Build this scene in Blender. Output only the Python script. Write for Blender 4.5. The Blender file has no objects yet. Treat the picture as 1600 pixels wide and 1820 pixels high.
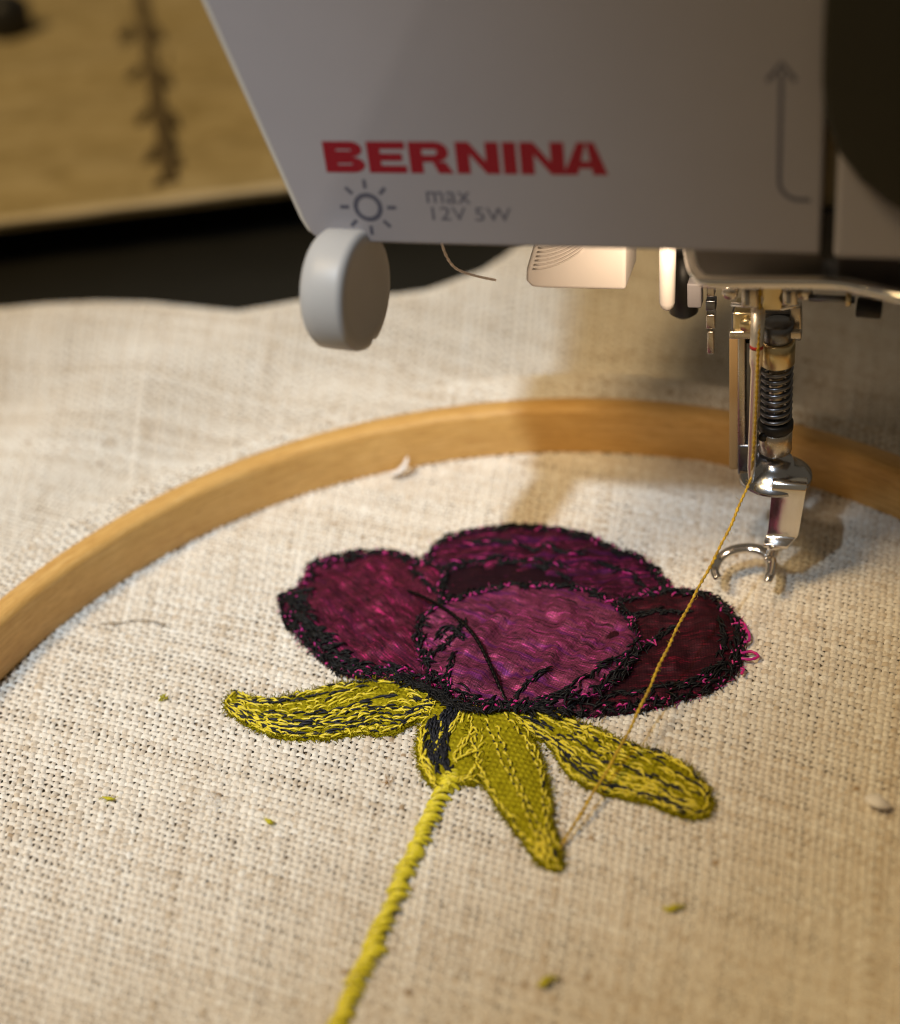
import bpy, bmesh, math, random
import numpy as np
from math import sin, cos, tan, pi, radians, sqrt, atan2, exp, floor
from mathutils import Vector, Matrix, noise
from mathutils.geometry import delaunay_2d_cdt

random.seed(7); rng = np.random.default_rng(7)
MM = 0.001                                   # all helpers take millimetres
S = bpy.context.scene
COL = S.collection

# ------------------------------------------------------------------ camera
FPX, PITCH, ROLL, CH = 2600.0, radians(36), -0.139, 128.0
cam = bpy.data.cameras.new('camera'); cam_o = bpy.data.objects.new('camera', cam); COL.objects.link(cam_o)
fw = Vector((0, cos(PITCH), -sin(PITCH))); up0 = Vector((0, sin(PITCH), cos(PITCH))); rt0 = Vector((1, 0, 0))
rt = rt0*cos(ROLL) + up0*sin(ROLL); up = -rt0*sin(ROLL) + up0*cos(ROLL)
rt = (rt0*cos(-ROLL) - up0*sin(-ROLL)); up = (rt0*sin(-ROLL) + up0*cos(-ROLL))
m = Matrix((rt, up, -fw)).transposed().to_4x4(); m.translation = Vector((0, 0, CH*MM))
cam_o.matrix_world = m
cam.sensor_fit = 'VERTICAL'; cam.sensor_height = 24; cam.sensor_width = 24
cam.lens = 24*FPX/1820
cam.clip_start = 0.005; cam.clip_end = 30
FOCUS = 183.0
cam.dof.use_dof = True; cam.dof.focus_distance = FOCUS*MM
cam.dof.aperture_fstop = (cam.lens*0.001)/(4.8*MM)/1.0
S.camera = cam_o

# ------------------------------------------------------------------ world and lamps
W = bpy.data.worlds.new('World'); S.world = W; W.use_nodes = True
bg = W.node_tree.nodes['Background']
bg.inputs['Color'].default_value = (1.0, 0.82, 0.58, 1); bg.inputs['Strength'].default_value = 0.12

def lamp(name, kind, loc, target, energy, color, **kw):
    l = bpy.data.lights.new(name, kind); o = bpy.data.objects.new(name, l); COL.objects.link(o)
    o.location = Vector(loc)*MM
    d = (Vector(target) - Vector(loc))
    o.rotation_euler = d.to_track_quat('-Z', 'Y').to_euler()
    l.energy = energy; l.color = color
    for k, v in kw.items(): setattr(l, k, v)
    return o
KD = Vector((-0.39, -0.466, 1.0))
TGT = Vector((-25, 165, 0))
# cool white room lamp over the photographer's left shoulder, soft cone edge shaped to stand in for an unseen occluder's shadow
lamp('key_lamp', 'SPOT', TGT + KD*900, TGT + Vector((-16, 16, 0)), 37, (0.70, 0.84, 1.0), spot_size=radians(11.6), spot_blend=0.9, shadow_soft_size=0.026)
# warm tungsten lamp standing to the left, and its bounce off the room
lamp('desk_lamp', 'AREA', (-480, 40, 860), (0, 170, 0), 5.6, (1.0, 0.72, 0.36), size=0.20)

S.view_settings.view_transform = 'Standard'; S.view_settings.look = 'None'
S.view_settings.exposure = 0.0; S.view_settings.gamma = 1.0
S.cycles.filter_width = 1.05; S.cycles.use_denoising = True; S.cycles.max_bounces = 8
S.cycles.sample_clamp_indirect = 6.0

# ------------------------------------------------------------------ measuring helpers
def ray(px, py):
    x, y = px-800, 910-py
    c, s = cos(ROLL), sin(ROLL); x, y = c*x-s*y, s*x+c*y
    return Vector((x, FPX*cos(PITCH)+y*sin(PITCH), -FPX*sin(PITCH)+y*cos(PITCH)))/FPX
def P(px, py, z=0.0):                        # where the photo point lies on the level at height z
    r = ray(px, py); return Vector((0, 0, CH)) + r*((z-CH)/r.z)
YAW = radians(-20.71)
UX = Vector((cos(YAW), sin(YAW), 0)); WX = Vector((-sin(YAW), cos(YAW), 0)); A0 = Vector((-12.0, 154.9, 0)); ZB = 56.0
def Mc(u, w, z): return A0 + UX*u + WX*w + Vector((0, 0, z))
def Q(px, py, w):                            # (u, z) on the upright plane w mm behind the face plate
    r = ray(px, py); o = A0 + WX*w; C = Vector((0, 0, CH))
    t = (o-C).dot(WX)/r.dot(WX); p = C + r*t
    return (p-A0).dot(UX), p.z
def QM(px, py, w):
    u, z = Q(px, py, w); return Mc(u, w, z)

# ------------------------------------------------------------------ materials
def mat(name, color=(.5, .5, .5), rough=.6, metal=0., spec=.5, **kw):
    mt = bpy.data.materials.new(name); mt.use_nodes = True
    b = mt.node_tree.nodes['Principled BSDF']
    b.inputs['Base Color'].default_value = (*color, 1); b.inputs['Roughness'].default_value = rough
    b.inputs['Metallic'].default_value = metal; b.inputs['Specular IOR Level'].default_value = spec
    for k, v in kw.items(): b.inputs[k.replace('_', ' ')].default_value = v
    return mt
class NT:
    def __init__(s, mt): s.t = mt.node_tree; s.b = s.t.nodes['Principled BSDF']
    def n(s, kind, ins=None, **kw):
        nd = s.t.nodes.new(kind)
        for k, v in kw.items(): setattr(nd, k, v)
        for k, v in (ins or {}).items(): s.set(nd, k, v)
        return nd
    def set(s, nd, k, v):
        i = nd.inputs[k]
        if isinstance(v, bpy.types.NodeSocket): s.t.links.new(v, i)
        else: i.default_value = v
    def math(s, op, a, b=0.0): return s.n('ShaderNodeMath', {0: a, 1: b}, operation=op).outputs[0]
    def obj(s, scale=(1, 1, 1), rot=(0, 0, 0)):
        tc = s.n('ShaderNodeTexCoord'); return s.n('ShaderNodeMapping', {'Vector': tc.outputs['Object'], 'Scale': scale, 'Rotation': rot}).outputs[0]
    def noise(s, vec, scale, detail=3, rough=.5, dist=0.):
        return s.n('ShaderNodeTexNoise', {'Vector': vec, 'Scale': scale, 'Detail': detail, 'Roughness': rough, 'Distortion': dist}).outputs['Fac']
    def ramp(s, fac, stops):
        r = s.n('ShaderNodeValToRGB', {'Fac': fac}); e = r.color_ramp.elements
        while len(e) < len(stops): e.new(.5)
        for el, (p, c) in zip(e, stops): el.position = p; el.color = (*c, 1) if len(c) == 3 else c
        return r.outputs['Color']
    def mix(s, f, a, b, mode='MIX'):
        nd = s.n('ShaderNodeMix', data_type='RGBA', blend_type=mode)
        for i, v in ((0, f), (6, a), (7, b)):
            if isinstance(v, bpy.types.NodeSocket): s.t.links.new(v, nd.inputs[i])
            else: nd.inputs[i].default_value = v if i == 0 else (*v, 1)
        return nd.outputs[2]
    def bump(s, h, strength, dist):
        return s.n('ShaderNodeBump', {'Height': h, 'Strength': strength, 'Distance': dist}).outputs['Normal']
    def put(s, k, v): s.set(s.b, k, v)

def linen_mat():
    mt = mat('linen_yarn', rough=.85, spec=.2, Sheen_Weight=.25, Sheen_Roughness=.5); t = NT(mt)
    a = t.n('ShaderNodeAttribute', attribute_name='tone'); v = t.obj((1000,)*3)
    big = t.noise(v, .045, 3); fine = t.noise(v, 2.2, 4, .6)
    c = t.ramp(a.outputs['Fac'], [(0, (.36, .25, .15)), (.22, (.58, .48, .36)), (.5, (.75, .685, .59)), (.8, (.84, .80, .72)), (1, (.90, .875, .83))])
    c = t.mix(t.ramp(big, [(.35, (0, 0, 0)), (.7, (.08, .08, .08))]), c, (.60, .50, .35))
    c = t.mix(.45, c, t.ramp(fine, [(.25, (.40, .33, .27)), (.55, (1, 1, 1))]), 'MULTIPLY')
    t.put('Base Color', c); t.put('Normal', t.bump(fine, .6, .0001))
    return mt
def thread_mat(name, c1, c2, rough=.35, sheen=.2, spec=.5):
    mt = mat(name, c1, rough, spec=spec, Sheen_Weight=sheen); t = NT(mt)
    v = t.obj((1000,)*3); n1 = t.noise(v, 1.1, 2); n2 = t.noise(v, 7, 3, .6)
    t.put('Base Color', t.mix(t.ramp(n1, [(.35, (0, 0, 0)), (.65, (1, 1, 1))]), c1, c2))
    t.put('Normal', t.bump(n2, .5, .00008))
    return mt
def felt_mat():
    mt = mat('olive_felt', rough=.95, spec=.08); t = NT(mt)
    v = t.obj((1000,)*3); n1 = t.noise(v, .5, 4, .6); n2 = t.noise(v, 3.2, 5, .7)
    w1 = t.n('ShaderNodeTexWave', {'Vector': t.obj((1000,)*3, (0, 0, .5)), 'Scale': .42, 'Distortion': 2.2, 'Detail': 2.0}).outputs['Fac']
    w2 = t.n('ShaderNodeTexWave', {'Vector': t.obj((1000,)*3, (0, 0, 2.05)), 'Scale': .42, 'Distortion': 2.2, 'Detail': 2.0}).outputs['Fac']
    w = t.math('MULTIPLY', w1, w2)
    h = t.math('ADD', t.math('MULTIPLY', n2, .8), w)
    c = t.ramp(n1, [(.3, (.30, .25, .006)), (.55, (.42, .36, .010)), (.8, (.52, .45, .02))])
    c = t.mix(.6, c, t.ramp(h, [(.3, (.42, .38, .2)), (.9, (1, 1, 1))]), 'MULTIPLY')
    t.put('Base Color', c); t.put('Normal', t.bump(h, .8, .00025))
    return mt
def petal_mat(name, dark, mid, hot, amount, ang, purple=0.):
    mt = mat(name, rough=.47, metal=.42, spec=.2); t = NT(mt)
    t.b.inputs['Specular Tint'].default_value = (1, .45, .75, 1)
    v = t.obj((1000,)*3, (0, 0, ang))
    vs = t.n('ShaderNodeMapping', {'Vector': v, 'Scale': (.13, 1.9, 1)}).outputs[0]
    st = t.noise(vs, .9, 6, .75, .9)                      # slubs of the silk, drawn out along the weft
    fine = t.noise(t.n('ShaderNodeMapping', {'Vector': v, 'Scale': (.8, 5, 1)}).outputs[0], 1.2, 3, .7)
    f = t.math('ADD', t.math('MULTIPLY', st, .62), t.math('MULTIPLY', fine, .42))
    c = t.ramp(f, [(.44, dark), (.52, mid), (.57, mid), (.58+.09/max(amount, .1), hot)])  # hot stop paints the silk's magenta highlights into the colour
    pu = t.ramp(t.noise(vs, .5, 3, .6), [(.54, (0, 0, 0)), (.64, (purple,)*3)])
    c = t.mix(pu, c, (.15, .02, .20))
    w1 = t.n('ShaderNodeTexWave', {'Vector': v, 'Scale': .92, 'Distortion': .5, 'Detail': 1.0}).outputs['Fac']
    w2 = t.n('ShaderNodeTexWave', {'Vector': t.obj((1000,)*3, (0, 0, ang+pi/2)), 'Scale': .92, 'Distortion': .5, 'Detail': 1.0}).outputs['Fac']
    wv = t.math('MULTIPLY', w1, w2)
    c = t.mix(.6, c, t.ramp(wv, [(.0, (.50, .42, .46)), (.5, (1.0, 1.0, 1.0))]), 'MULTIPLY')
    t.put('Base Color', c)
    # fine crumples: sharp creases from ridged noise
    r1 = t.n('ShaderNodeTexNoise', {'Vector': v, 'Scale': .24, 'Detail': 2.5, 'Roughness': .5, 'Distortion': .8}, noise_type='RIDGED_MULTIFRACTAL').outputs['Fac']
    h = t.math('ADD', t.math('MULTIPLY', r1, .9), t.math('ADD', t.math('MULTIPLY', wv, .07), t.math('MULTIPLY', st, .25)))
    t.put('Normal', t.bump(h, .55, .0004))
    return mt
def wood_mat():
    mt = mat('hoop_wood', rough=.42, spec=.4, Coat_Weight=.15, Coat_Roughness=.3); t = NT(mt)
    uv = t.n('ShaderNodeUVMap').outputs[0]
    v = t.n('ShaderNodeMapping', {'Vector': uv, 'Scale': (.09, 1.4, 1)}).outputs[0]
    g = t.noise(v, 1.5, 5, .65, .6); f = t.noise(t.n('ShaderNodeMapping', {'Vector': uv, 'Scale': (.35, 4, 1)}).outputs[0], 1.2, 4, .7)
    b = t.noise(t.n('ShaderNodeMapping', {'Vector': uv, 'Scale': (.02, .06, 1)}).outputs[0], 2, 2)
    c = t.ramp(g, [(.3, (.62, .35, .10)), (.55, (.75, .46, .15)), (.75, (.82, .56, .23))])
    c = t.mix(.5, c, t.ramp(b, [(.3, (.8, .74, .68)), (.7, (1, 1, 1))]), 'MULTIPLY')
    c = t.mix(.55, c, t.ramp(f, [(.35, (.62, .50, .40)), (.55, (1, 1, 1))]), 'MULTIPLY')
    t.put('Base Color', c); t.put('Normal', t.bump(f, .25, .0001))
    t.put('Roughness', t.math('ADD', .34, t.math('MULTIPLY', g, .2)))
    return mt
def plastic_mat(name, color, rough=.4, tex=.00002):
    mt = mat(name, color, rough, spec=.4); t = NT(mt); v = t.obj((1000,)*3)
    n = t.noise(v, 6, 2); b = t.noise(v, .08, 4, .6)
    t.put('Normal', t.bump(n, .15, tex)); t.put('Roughness', t.math('ADD', rough-.08, t.math('MULTIPLY', b, .16)))
    t.put('Base Color', t.mix(.25, color, t.ramp(b, [(.3, tuple(x*.86 for x in color)), (.7, color)])))
    return mt
def metal_mat(name, color, rough):
    mt = mat(name, color, rough, 1.0); t = NT(mt); v = t.obj((1000,)*3)
    n = t.noise(v, 1.6, 4, .7)
    t.put('Roughness', t.math('ADD', rough*.7, t.math('MULTIPLY', n, rough*.7))); t.put('Normal', t.bump(n, .08, .0001))
    return mt
M_LINEN = linen_mat()
M_FELT = felt_mat()
M_YEL = thread_mat('yellow_thread', (.66, .53, .010), (.86, .70, .03), .32)
M_LIME = thread_mat('lime_thread', (.74, .64, .010), (.92, .80, .05), .34)
M_GOLD = thread_mat('gold_thread', (.40, .24, .008), (.66, .42, .015), .35)
M_BLK = thread_mat('black_thread', (.003, .003, .0035), (.008, .008, .0095), .5, .0, .22)
M_NAVY = thread_mat('dark_navy_thread', (.007, .008, .013), (.016, .018, .028), .55, .0, .35)
M_PINK = thread_mat('pink_thread', (.62, .004, .17), (.45, .006, .24), .4)
M_WOOD = wood_mat()
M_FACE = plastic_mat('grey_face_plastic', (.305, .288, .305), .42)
M_KNOB = plastic_mat('pale_knob_plastic', (.42, .42, .42), .45)
M_WHITE = plastic_mat('white_lever_plastic', (.80, .74, .70), .4)
M_DARKP = plastic_mat('dark_olive_plastic', (.020, .018, .010), .55)
M_CHROME = metal_mat('chrome', (.82, .80, .78), .14)
M_STEEL = metal_mat('brushed_steel', (.60, .55, .48), .28)
M_BRASS = metal_mat('warm_brass', (.70, .58, .34), .3)
M_GUN = metal_mat('dark_steel', (.20, .21, .24), .3)
M_BLACKM = plastic_mat('black_plastic', (.012, .011, .010), .45)
M_RED = mat('red_print', (.21, .004, .013), .45)
M_INK = mat('ink_print', (.070, .070, .095), .5)
M_LINT = mat('white_lint', (.85, .82, .80), .9)
M_HAIR = mat('brown_fibre', (.16, .12, .08), .8)
M_GREENL = mat('olive_lint', (.50, .45, .02), .9)

# ------------------------------------------------------------------ mesh helpers
def link(name, me, parent=None, loc=None):
    o = bpy.data.objects.new(name, me); COL.objects.link(o)
    if parent: o.parent = parent
    if loc is not None: o.location = Vector(loc)*MM
    return o
def tag(o, label=None, cat=None, group=None, kind=None):
    for k, v in (('label', label), ('category', cat), ('group', group), ('kind', kind)):
        if v: o[k] = v
    return o
def thing(name, label, cat, loc=(0, 0, 0), group=None, kind=None):
    o = bpy.data.objects.new(name, None); COL.objects.link(o); o.location = Vector(loc)*MM
    o.empty_display_size = .005
    return tag(o, label, cat, group, kind)
def mesh_np(name, verts, quads, mtl, tone=None, uv=None, smooth=True):
    me = bpy.data.meshes.new(name); nv, nf = len(verts), len(quads); k = quads.shape[1]
    me.vertices.add(nv); me.vertices.foreach_set('co', (np.asarray(verts, np.float64)*MM).astype(np.float32).ravel())
    me.loops.add(nf*k); me.loops.foreach_set('vertex_index', quads.astype(np.int32).ravel())
    me.polygons.add(nf); me.polygons.foreach_set('loop_start', np.arange(0, nf*k, k, dtype=np.int32))
    me.polygons.foreach_set('loop_total', np.full(nf, k, np.int32))
    me.polygons.foreach_set('use_smooth', np.full(nf, smooth))
    if tone is not None:
        at = me.attributes.new('tone', 'FLOAT', 'POINT'); at.data.foreach_set('value', tone.astype(np.float32))
    if uv is not None:
        l = me.uv_layers.new(name='UVMap'); l.data.foreach_set('uv', uv[quads.ravel()].astype(np.float32).ravel())
    me.update(calc_edges=True); me.validate(); me.materials.append(mtl)
    return me
class MB:                                     # collects shapes for ONE mesh (mm)
    def __init__(s): s.v = []; s.f = []; s.s = []
    def add(s, vs, fs, smooth=True):
        b = len(s.v); s.v += [tuple(v) for v in vs]; s.f += [tuple(i+b for i in f) for f in fs]; s.s += [smooth]*len(fs); return s
    def build(s, name, mtl, parent=None, bevel=0, seg=2, origin=(0, 0, 0)):
        o3 = Vector(origin)
        me = bpy.data.meshes.new(name); me.from_pydata([(Vector(v)-o3)*MM for v in s.v], [], s.f)
        me.polygons.foreach_set('use_smooth', s.s); me.materials.append(mtl)
        bm = bmesh.new(); bm.from_mesh(me); bmesh.ops.recalc_face_normals(bm, faces=bm.faces)
        if bevel:
            ed = [e for e in bm.edges if e.is_manifold and e.calc_face_angle(0) > radians(35)]
            bmesh.ops.bevel(bm, geom=ed, offset=bevel*MM, segments=seg, affect='EDGES', profile=.6, clamp_overlap=True)
            for f in bm.faces: f.smooth = True
        bm.to_mesh(me); bm.free()
        ob = link(name, me, parent)
        ob.location = o3*MM
        if parent: ob.location = (o3*MM) - parent.matrix_basis.translation if False else o3*MM
        return ob
    def tube(s, pts, rad, sides=8, twist=0., lobe=0., squash=1., cap=True):
        pts = [Vector(p) for p in pts]; n = len(pts); rs = rad if isinstance(rad, (list, tuple)) else [rad]*n
        vs = []; fs = []; ref = None; L = 0
        for i, p in enumerate(pts):
            t = (pts[min(i+1, n-1)] - pts[max(i-1, 0)]).normalized()
            if i: L += (p-pts[i-1]).length
            if ref is None: ref = Vector((0, 0, 1)) if abs(t.z) < .9 else Vector((1, 0, 0))
            a = (ref - t*ref.dot(t)).normalized(); b = t.cross(a); ref = a
            for k in range(sides):
                th = 2*pi*k/sides; r = rs[i]*(1+lobe*cos(2*(th-twist*L)))
                vs.append(p + a*(cos(th)*r*squash) + b*(sin(th)*r))
        for i in range(n-1):
            for k in range(sides):
                k2 = (k+1) % sides; fs.append((i*sides+k, i*sides+k2, (i+1)*sides+k2, (i+1)*sides+k))
        if cap: fs += [tuple(range(sides))[::-1], tuple((n-1)*sides+k for k in range(sides))]
        return s.add(vs, fs)
    def box(s, c, ex, ey, ez, sx, sy, sz):
        c = Vector(c); vs = [c+ex*(a*sx/2)+ey*(b*sy/2)+ez*(d*sz/2) for a in (-1, 1) for b in (-1, 1) for d in (-1, 1)]
        return s.add(vs, [(0, 1, 3, 2), (4, 6, 7, 5), (0, 4, 5, 1), (2, 3, 7, 6), (0, 2, 6, 4), (1, 5, 7, 3)], False)
    def lathe(s, c, axis, prof, seg=32, a0=None):       # prof: (r, h) along the axis
        c = Vector(c); ax = Vector(axis).normalized(); a = ax.orthogonal().normalized() if a0 is None else Vector(a0); b = ax.cross(a)
        vs = []; fs = []; n = len(prof)
        for r, h in prof:
            for k in range(seg):
                th = 2*pi*k/seg; vs.append(c+ax*h+(a*cos(th)+b*sin(th))*max(r, .001))
        for i in range(n-1):
            for k in range(seg):
                k2 = (k+1) % seg; fs.append((i*seg+k, i*seg+k2, (i+1)*seg+k2, (i+1)*seg+k))
        fs += [tuple(range(seg))[::-1], tuple((n-1)*seg+k for k in range(seg))]
        return s.add(vs, fs)
    def prism(s, pts, d):                               # polygon (3-D points) pushed along d
        n = len(pts); pts = [Vector(p) for p in pts]; vs = pts + [p+Vector(d) for p in pts]
        return s.add(vs, [tuple(range(n))[::-1], tuple(range(n, 2*n))] + [(i, (i+1) % n, n+(i+1) % n, n+i) for i in range(n)], False)
def smoothpath(pts, sub=6, closed=False):
    pts = [Vector(p) for p in pts]; n = len(pts); out = []
    rngi = range(n) if closed else range(n-1)
    g = (lambda i: pts[i % n]) if closed else (lambda i: pts[min(max(i, 0), n-1)])
    for i in rngi:
        p0, p1, p2, p3 = g(i-1), g(i), g(i+1), g(i+2)
        for k in range(sub):
            t = k/sub
            out.append(.5*((2*p1) + (p2-p0)*t + (2*p0-5*p1+4*p2-p3)*t*t + (3*p1-p0-3*p2+p3)*t**3))
    if not closed: out.append(pts[-1].copy())
    return out

# ------------------------------------------------------------------ the black table and the far surface
HC = Vector((1.79, 114.23, 0)); RI, RO, HH = 75.2, 79.4, 8.0
tb = MB(); tb.box((0, 200, -14), Vector((1, 0, 0)), Vector((0, 1, 0)), Vector((0, 0, 1)), 1200, 900, 20)
tag(tb.build('table_surface', plastic_mat('black_tabletop', (.010, .0095, .007), .5)), kind='structure')

def far_mat():
    mt = mat('beige_far', rough=.8, spec=.2); t = NT(mt); v = t.obj((1000,)*3, (0, 0, .35))
    n = t.noise(t.n('ShaderNodeMapping', {'Vector': v, 'Scale': (.6, 1, 1)}).outputs[0], .12, 5, .6, .8); f = t.noise(v, 1.2, 4, .7)
    c = t.ramp(n, [(.3, (.30, .235, .11)), (.5, (.39, .31, .16)), (.72, (.48, .395, .23))])
    t.put('Base Color', c); t.put('Normal', t.bump(t.math('ADD', n, t.math('MULTIPLY', f, .2)), .6, .002))
    return mt
FZ = 6.0
fb = MB(); ex, ey, ez = Vector((1, 0, 0)), Vector((0, 1, 0)), Vector((0, 0, 1))
eL, eR = P(-300, 432, FZ), P(900, 285, FZ)
dv = (eR-eL).normalized(); nv = Vector((-dv.y, dv.x, 0)); dl = dv*60
nu, nw = 70, 60; vs = []; fs = []
for j in range(nw):
    for i in range(nu):
        p = (eL-dl*3) + dv*(i*5.0) + nv*(j*j*.09+j*.8)
        z = .9*noise.noise(Vector((p.x*.03, p.y*.05, 1.)))*min(1, j/6)*2.2 - (1.2 if j == 0 else 0)
        vs.append(p + ez*z)
b0 = len(vs)
fs = [(j*nu+i, j*nu+i+1, (j+1)*nu+i+1, (j+1)*nu+i) for j in range(nw-1) for i in range(nu-1)]
for i in range(nu): vs.append(vs[i]-ez*.8)
fs += [(i, b0+i, b0+i+1, i+1) for i in range(nu-1)]
far = thing('patterned_cloth', 'beige cloth with a dark leafy branch line, far behind the machine at upper left', 'cloth')
fb.add(vs, fs); fb.build('cloth_sheet', far_mat(), far)
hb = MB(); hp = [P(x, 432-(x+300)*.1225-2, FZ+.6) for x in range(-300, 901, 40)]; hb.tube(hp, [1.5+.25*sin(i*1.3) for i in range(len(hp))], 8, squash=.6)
hb.build('hem_highlight', mat('hem_highlight_beige', (.56, .47, .31), .85), far)  # raised edge band; the edge highlight is put into its paler colour
br = MB()
spine = [(245, -30), (258, 40), (268, 110), (280, 180), (292, 250), (303, 320)]
sp = smoothpath([P(x, y, FZ+.9) for x, y in spine], 6)
br.tube(sp, [1.9+.35*sin(i*1.9) for i in range(len(sp))], 7, squash=.5)
for x, y, dx, dy, r in [(222, 58, 22, 8, 1.5), (275, 55, 20, -10, 1.7), (238, 128, 24, 6, 1.5), (290, 135, 22, -8, 1.8), (255, 205, 22, 8, 1.4), (302, 205, 20, -8, 1.6), (268, 275, 20, 8, 1.4), (315, 285, 15, -6, 1.5), (300, 95, 8, 10, 1.0), (282, 322, 14, 4, 1.3)]:
    a, c = P(x-dx*.5, y+dy*2.0, FZ+.8), P(x+dx*.5, y-dy*2.0, FZ+1.0); mid = (a+c)/2
    br.tube([a, a.lerp(mid, .5), mid, mid.lerp(c, .5), c], [r*.3, r*.75, r*.95, r*.75, r*.3], 7, squash=.4)
br.build('branch_pattern', mat('branch_dye', (.10, .070, .028), .9), far)
kb = MB(); kc = P(16, 62, FZ); kb.lathe(kc, (.2, 0, 1), [(0, 0), (5.5, 0), (6.5, 1), (6.7, 5), (6.2, 9), (4, 11), (0, 11.4)], 28)
k2 = P(-90, 0, FZ+4); kb.tube([kc+ez*5, kc.lerp(k2, .5)+ez*6, k2], [5.5, 6, 6.5], 14)
tag(kb.build('black_object', M_BLACKM), 'small round ended black object lying on the beige patterned cloth', 'case')  # unidentified thing, built as a round-ended black shape

# ------------------------------------------------------------------ linen weave as real yarn
YC = 130.0; PW, PF = .93, .98
def tslope(x0): return np.clip(.03+.0036*(x0+50), -.02, .42)
def nz(x, y, s, seed=0.):                     # cheap smooth noise on arrays
    x = x*s+seed*7.3; y = y*s+seed*3.1
    return (np.sin(x*1.7+1.3*np.sin(y*1.1+seed)) + np.sin(y*2.1+1.7*np.sin(x*.9-seed)) + np.sin((x+y)*1.3+seed*2+np.sin(x*2.3-y)))/3
def wxy(u, v):                                # weave coordinates -> plan position
    x0 = u*PW; t = tslope(x0); c = YC+v*PF
    x = x0.copy()
    for _ in range(14):
        y = c - .60*x - .0009*x*x; x = .5*x + .5*(x0 + t*(y-YC))
    y = c - .60*x - .0009*x*x
    return x + .28*nz(x, y, .07, 1), y + .28*nz(x, y, .08, 2)
EDGE = np.array([P(x, y, 5.0)[:2] for x, y in [(-700, 560), (-300, 545), (-100, 552), (0, 556), (80, 548), (170, 544), (260, 546), (340, 554), (420, 562), (480, 552), (540, 541), (620, 536), (700, 532), (760, 524), (810, 506), (860, 488), (900, 462), (950, 420), (1200, 380), (1500, 380), (1900, 380)]])
def cloth_z(x, y):                            # height of the cloth outside the hoop
    r = np.hypot(x-HC.x, y-HC.y); d = r-RO
    ang = np.arctan2(y-HC.y, x-HC.x)
    wv = 1.0+.35*np.sin(ang*5+1.0)
    crest = 6.2*np.exp(-np.clip(d-5.2*wv, 0, None)**2/5.0)
    base = 1.2 + np.clip(d-8, 0, 60)*.03
    waves = (1.5*np.sin(x*.075+y*.045+.6) + 1.0*np.sin(x*.11-y*.09+2.0) + .7*nz(x, y, .05, 5))*np.clip((d-6)/14, 0, 1)
    ye = np.interp(x, EDGE[:, 0], EDGE[:, 1]); near = np.clip((y-ye+26)/26, 0, 1); near = near*near*(3-2*near)
    over = np.clip(y-ye, 0, None)
    z = (np.maximum(crest, 0) + base + waves)*(1-near) + 5.0*near - over**2*.10
    return np.maximum(z, -3.2), over
def yarns(axis, i0, i1, j0, j1, spc, prof, region, amp, zf, half, name):
    """one family of yarns; axis 0 = warp (index u), 1 = weft (index v)"""
    idx = np.arange(i0, i1); par = np.arange(j0, j1, 1/spc); n, mm_ = len(idx), len(par)
    I, V = np.meshgrid(idx.astype(float), par, indexing='ij')
    jit = rng.normal(0, .065, n)[:, None] + .05*nz(V, I*3.7, .35, 3)
    a = (I+jit, V) if axis == 0 else (V, I+jit)
    x, y = wxy(*a)
    tx, ty = np.gradient(x, axis=1), np.gradient(y, axis=1); L = np.hypot(tx, ty)+1e-9; nx, ny = -ty/L, tx/L
    ph = np.cos(pi*(V+I)); zz = amp*ph*(1 if axis == 0 else -1)
    slub = rng.normal(0, .12, n)[:, None] + .13*nz(V*1.0, I*5.1, .23, 4) + .13*nz(V, I*9.3, .9, 6)
    sl2 = rng.random(n)[:, None]; thick = np.clip(nz(V, I*13.7, .06, 8)-.45, 0, 1)*1.1
    hw = half*(1.07 if axis == 0 else .95)*(1+slub+thick)*(1+.10*np.abs(ph)); th = .17*(1+slub+thick*.6)
    if spc == 2: hw = half*(1+(slub+thick)*.35); th = .17
    zb = zf(x, y)
    K = len(prof); co = np.empty((n, mm_, K, 3))
    for k, (s_, h_) in enumerate(prof):
        co[:, :, k, 0] = x+nx*hw*s_; co[:, :, k, 1] = y+ny*hw*s_; co[:, :, k, 2] = zb+zz+th*h_
    tone = np.clip(.54 + rng.normal(0, .10, n)[:, None] + .06*nz(V, I*7.7, .11, 9) + .10*ph*0 + .11*rng.normal(size=(n, mm_)), .22, 1)
    fl = rng.random((n, mm_)) < .0005
    for k in range(3): tone[:, k:][fl[:, :mm_-k]] = .05
    tone = np.repeat(tone[:, :, None], K, 2)
    inside = region(x, y); ok = inside[:, :-1] & inside[:, 1:]
    vid = np.arange(n*mm_*K).reshape(n, mm_, K)
    q = np.stack([vid[:, :-1, :-1], vid[:, 1:, :-1], vid[:, 1:, 1:], vid[:, :-1, 1:]], -1)[ok].reshape(-1, 4)
    us, inv = np.unique(q, return_inverse=True)
    return mesh_np(name, co.reshape(-1, 3)[us], inv.reshape(-1, 4), M_LINEN, tone=tone.reshape(-1)[us])
cloth = thing('linen_cloth', 'natural beige linen cloth stretched in the wooden hoop and draped behind it', 'cloth')
PROF_IN = [(-1, -.75), (-.62, .45), (0, 1), (.62, .45), (1, -.75)]
PROF_OUT = [(-1, -.5), (-.3, .85), (.35, .85), (1, -.5)]
inr = lambda x, y: (np.hypot(x-HC.x, y-HC.y) < RI+.3)
zin = lambda x, y: .10*nz(x, y, .12, 1) - .05
def outr(x, y):
    r = np.hypot(x-HC.x, y-HC.y); z, over = cloth_z(x, y)
    return (r > RO-1.3) & (y > 105) & (x > -112) & (x < 125) & (over < 9)
zo = lambda x, y: cloth_z(x, y)[0]
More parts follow.
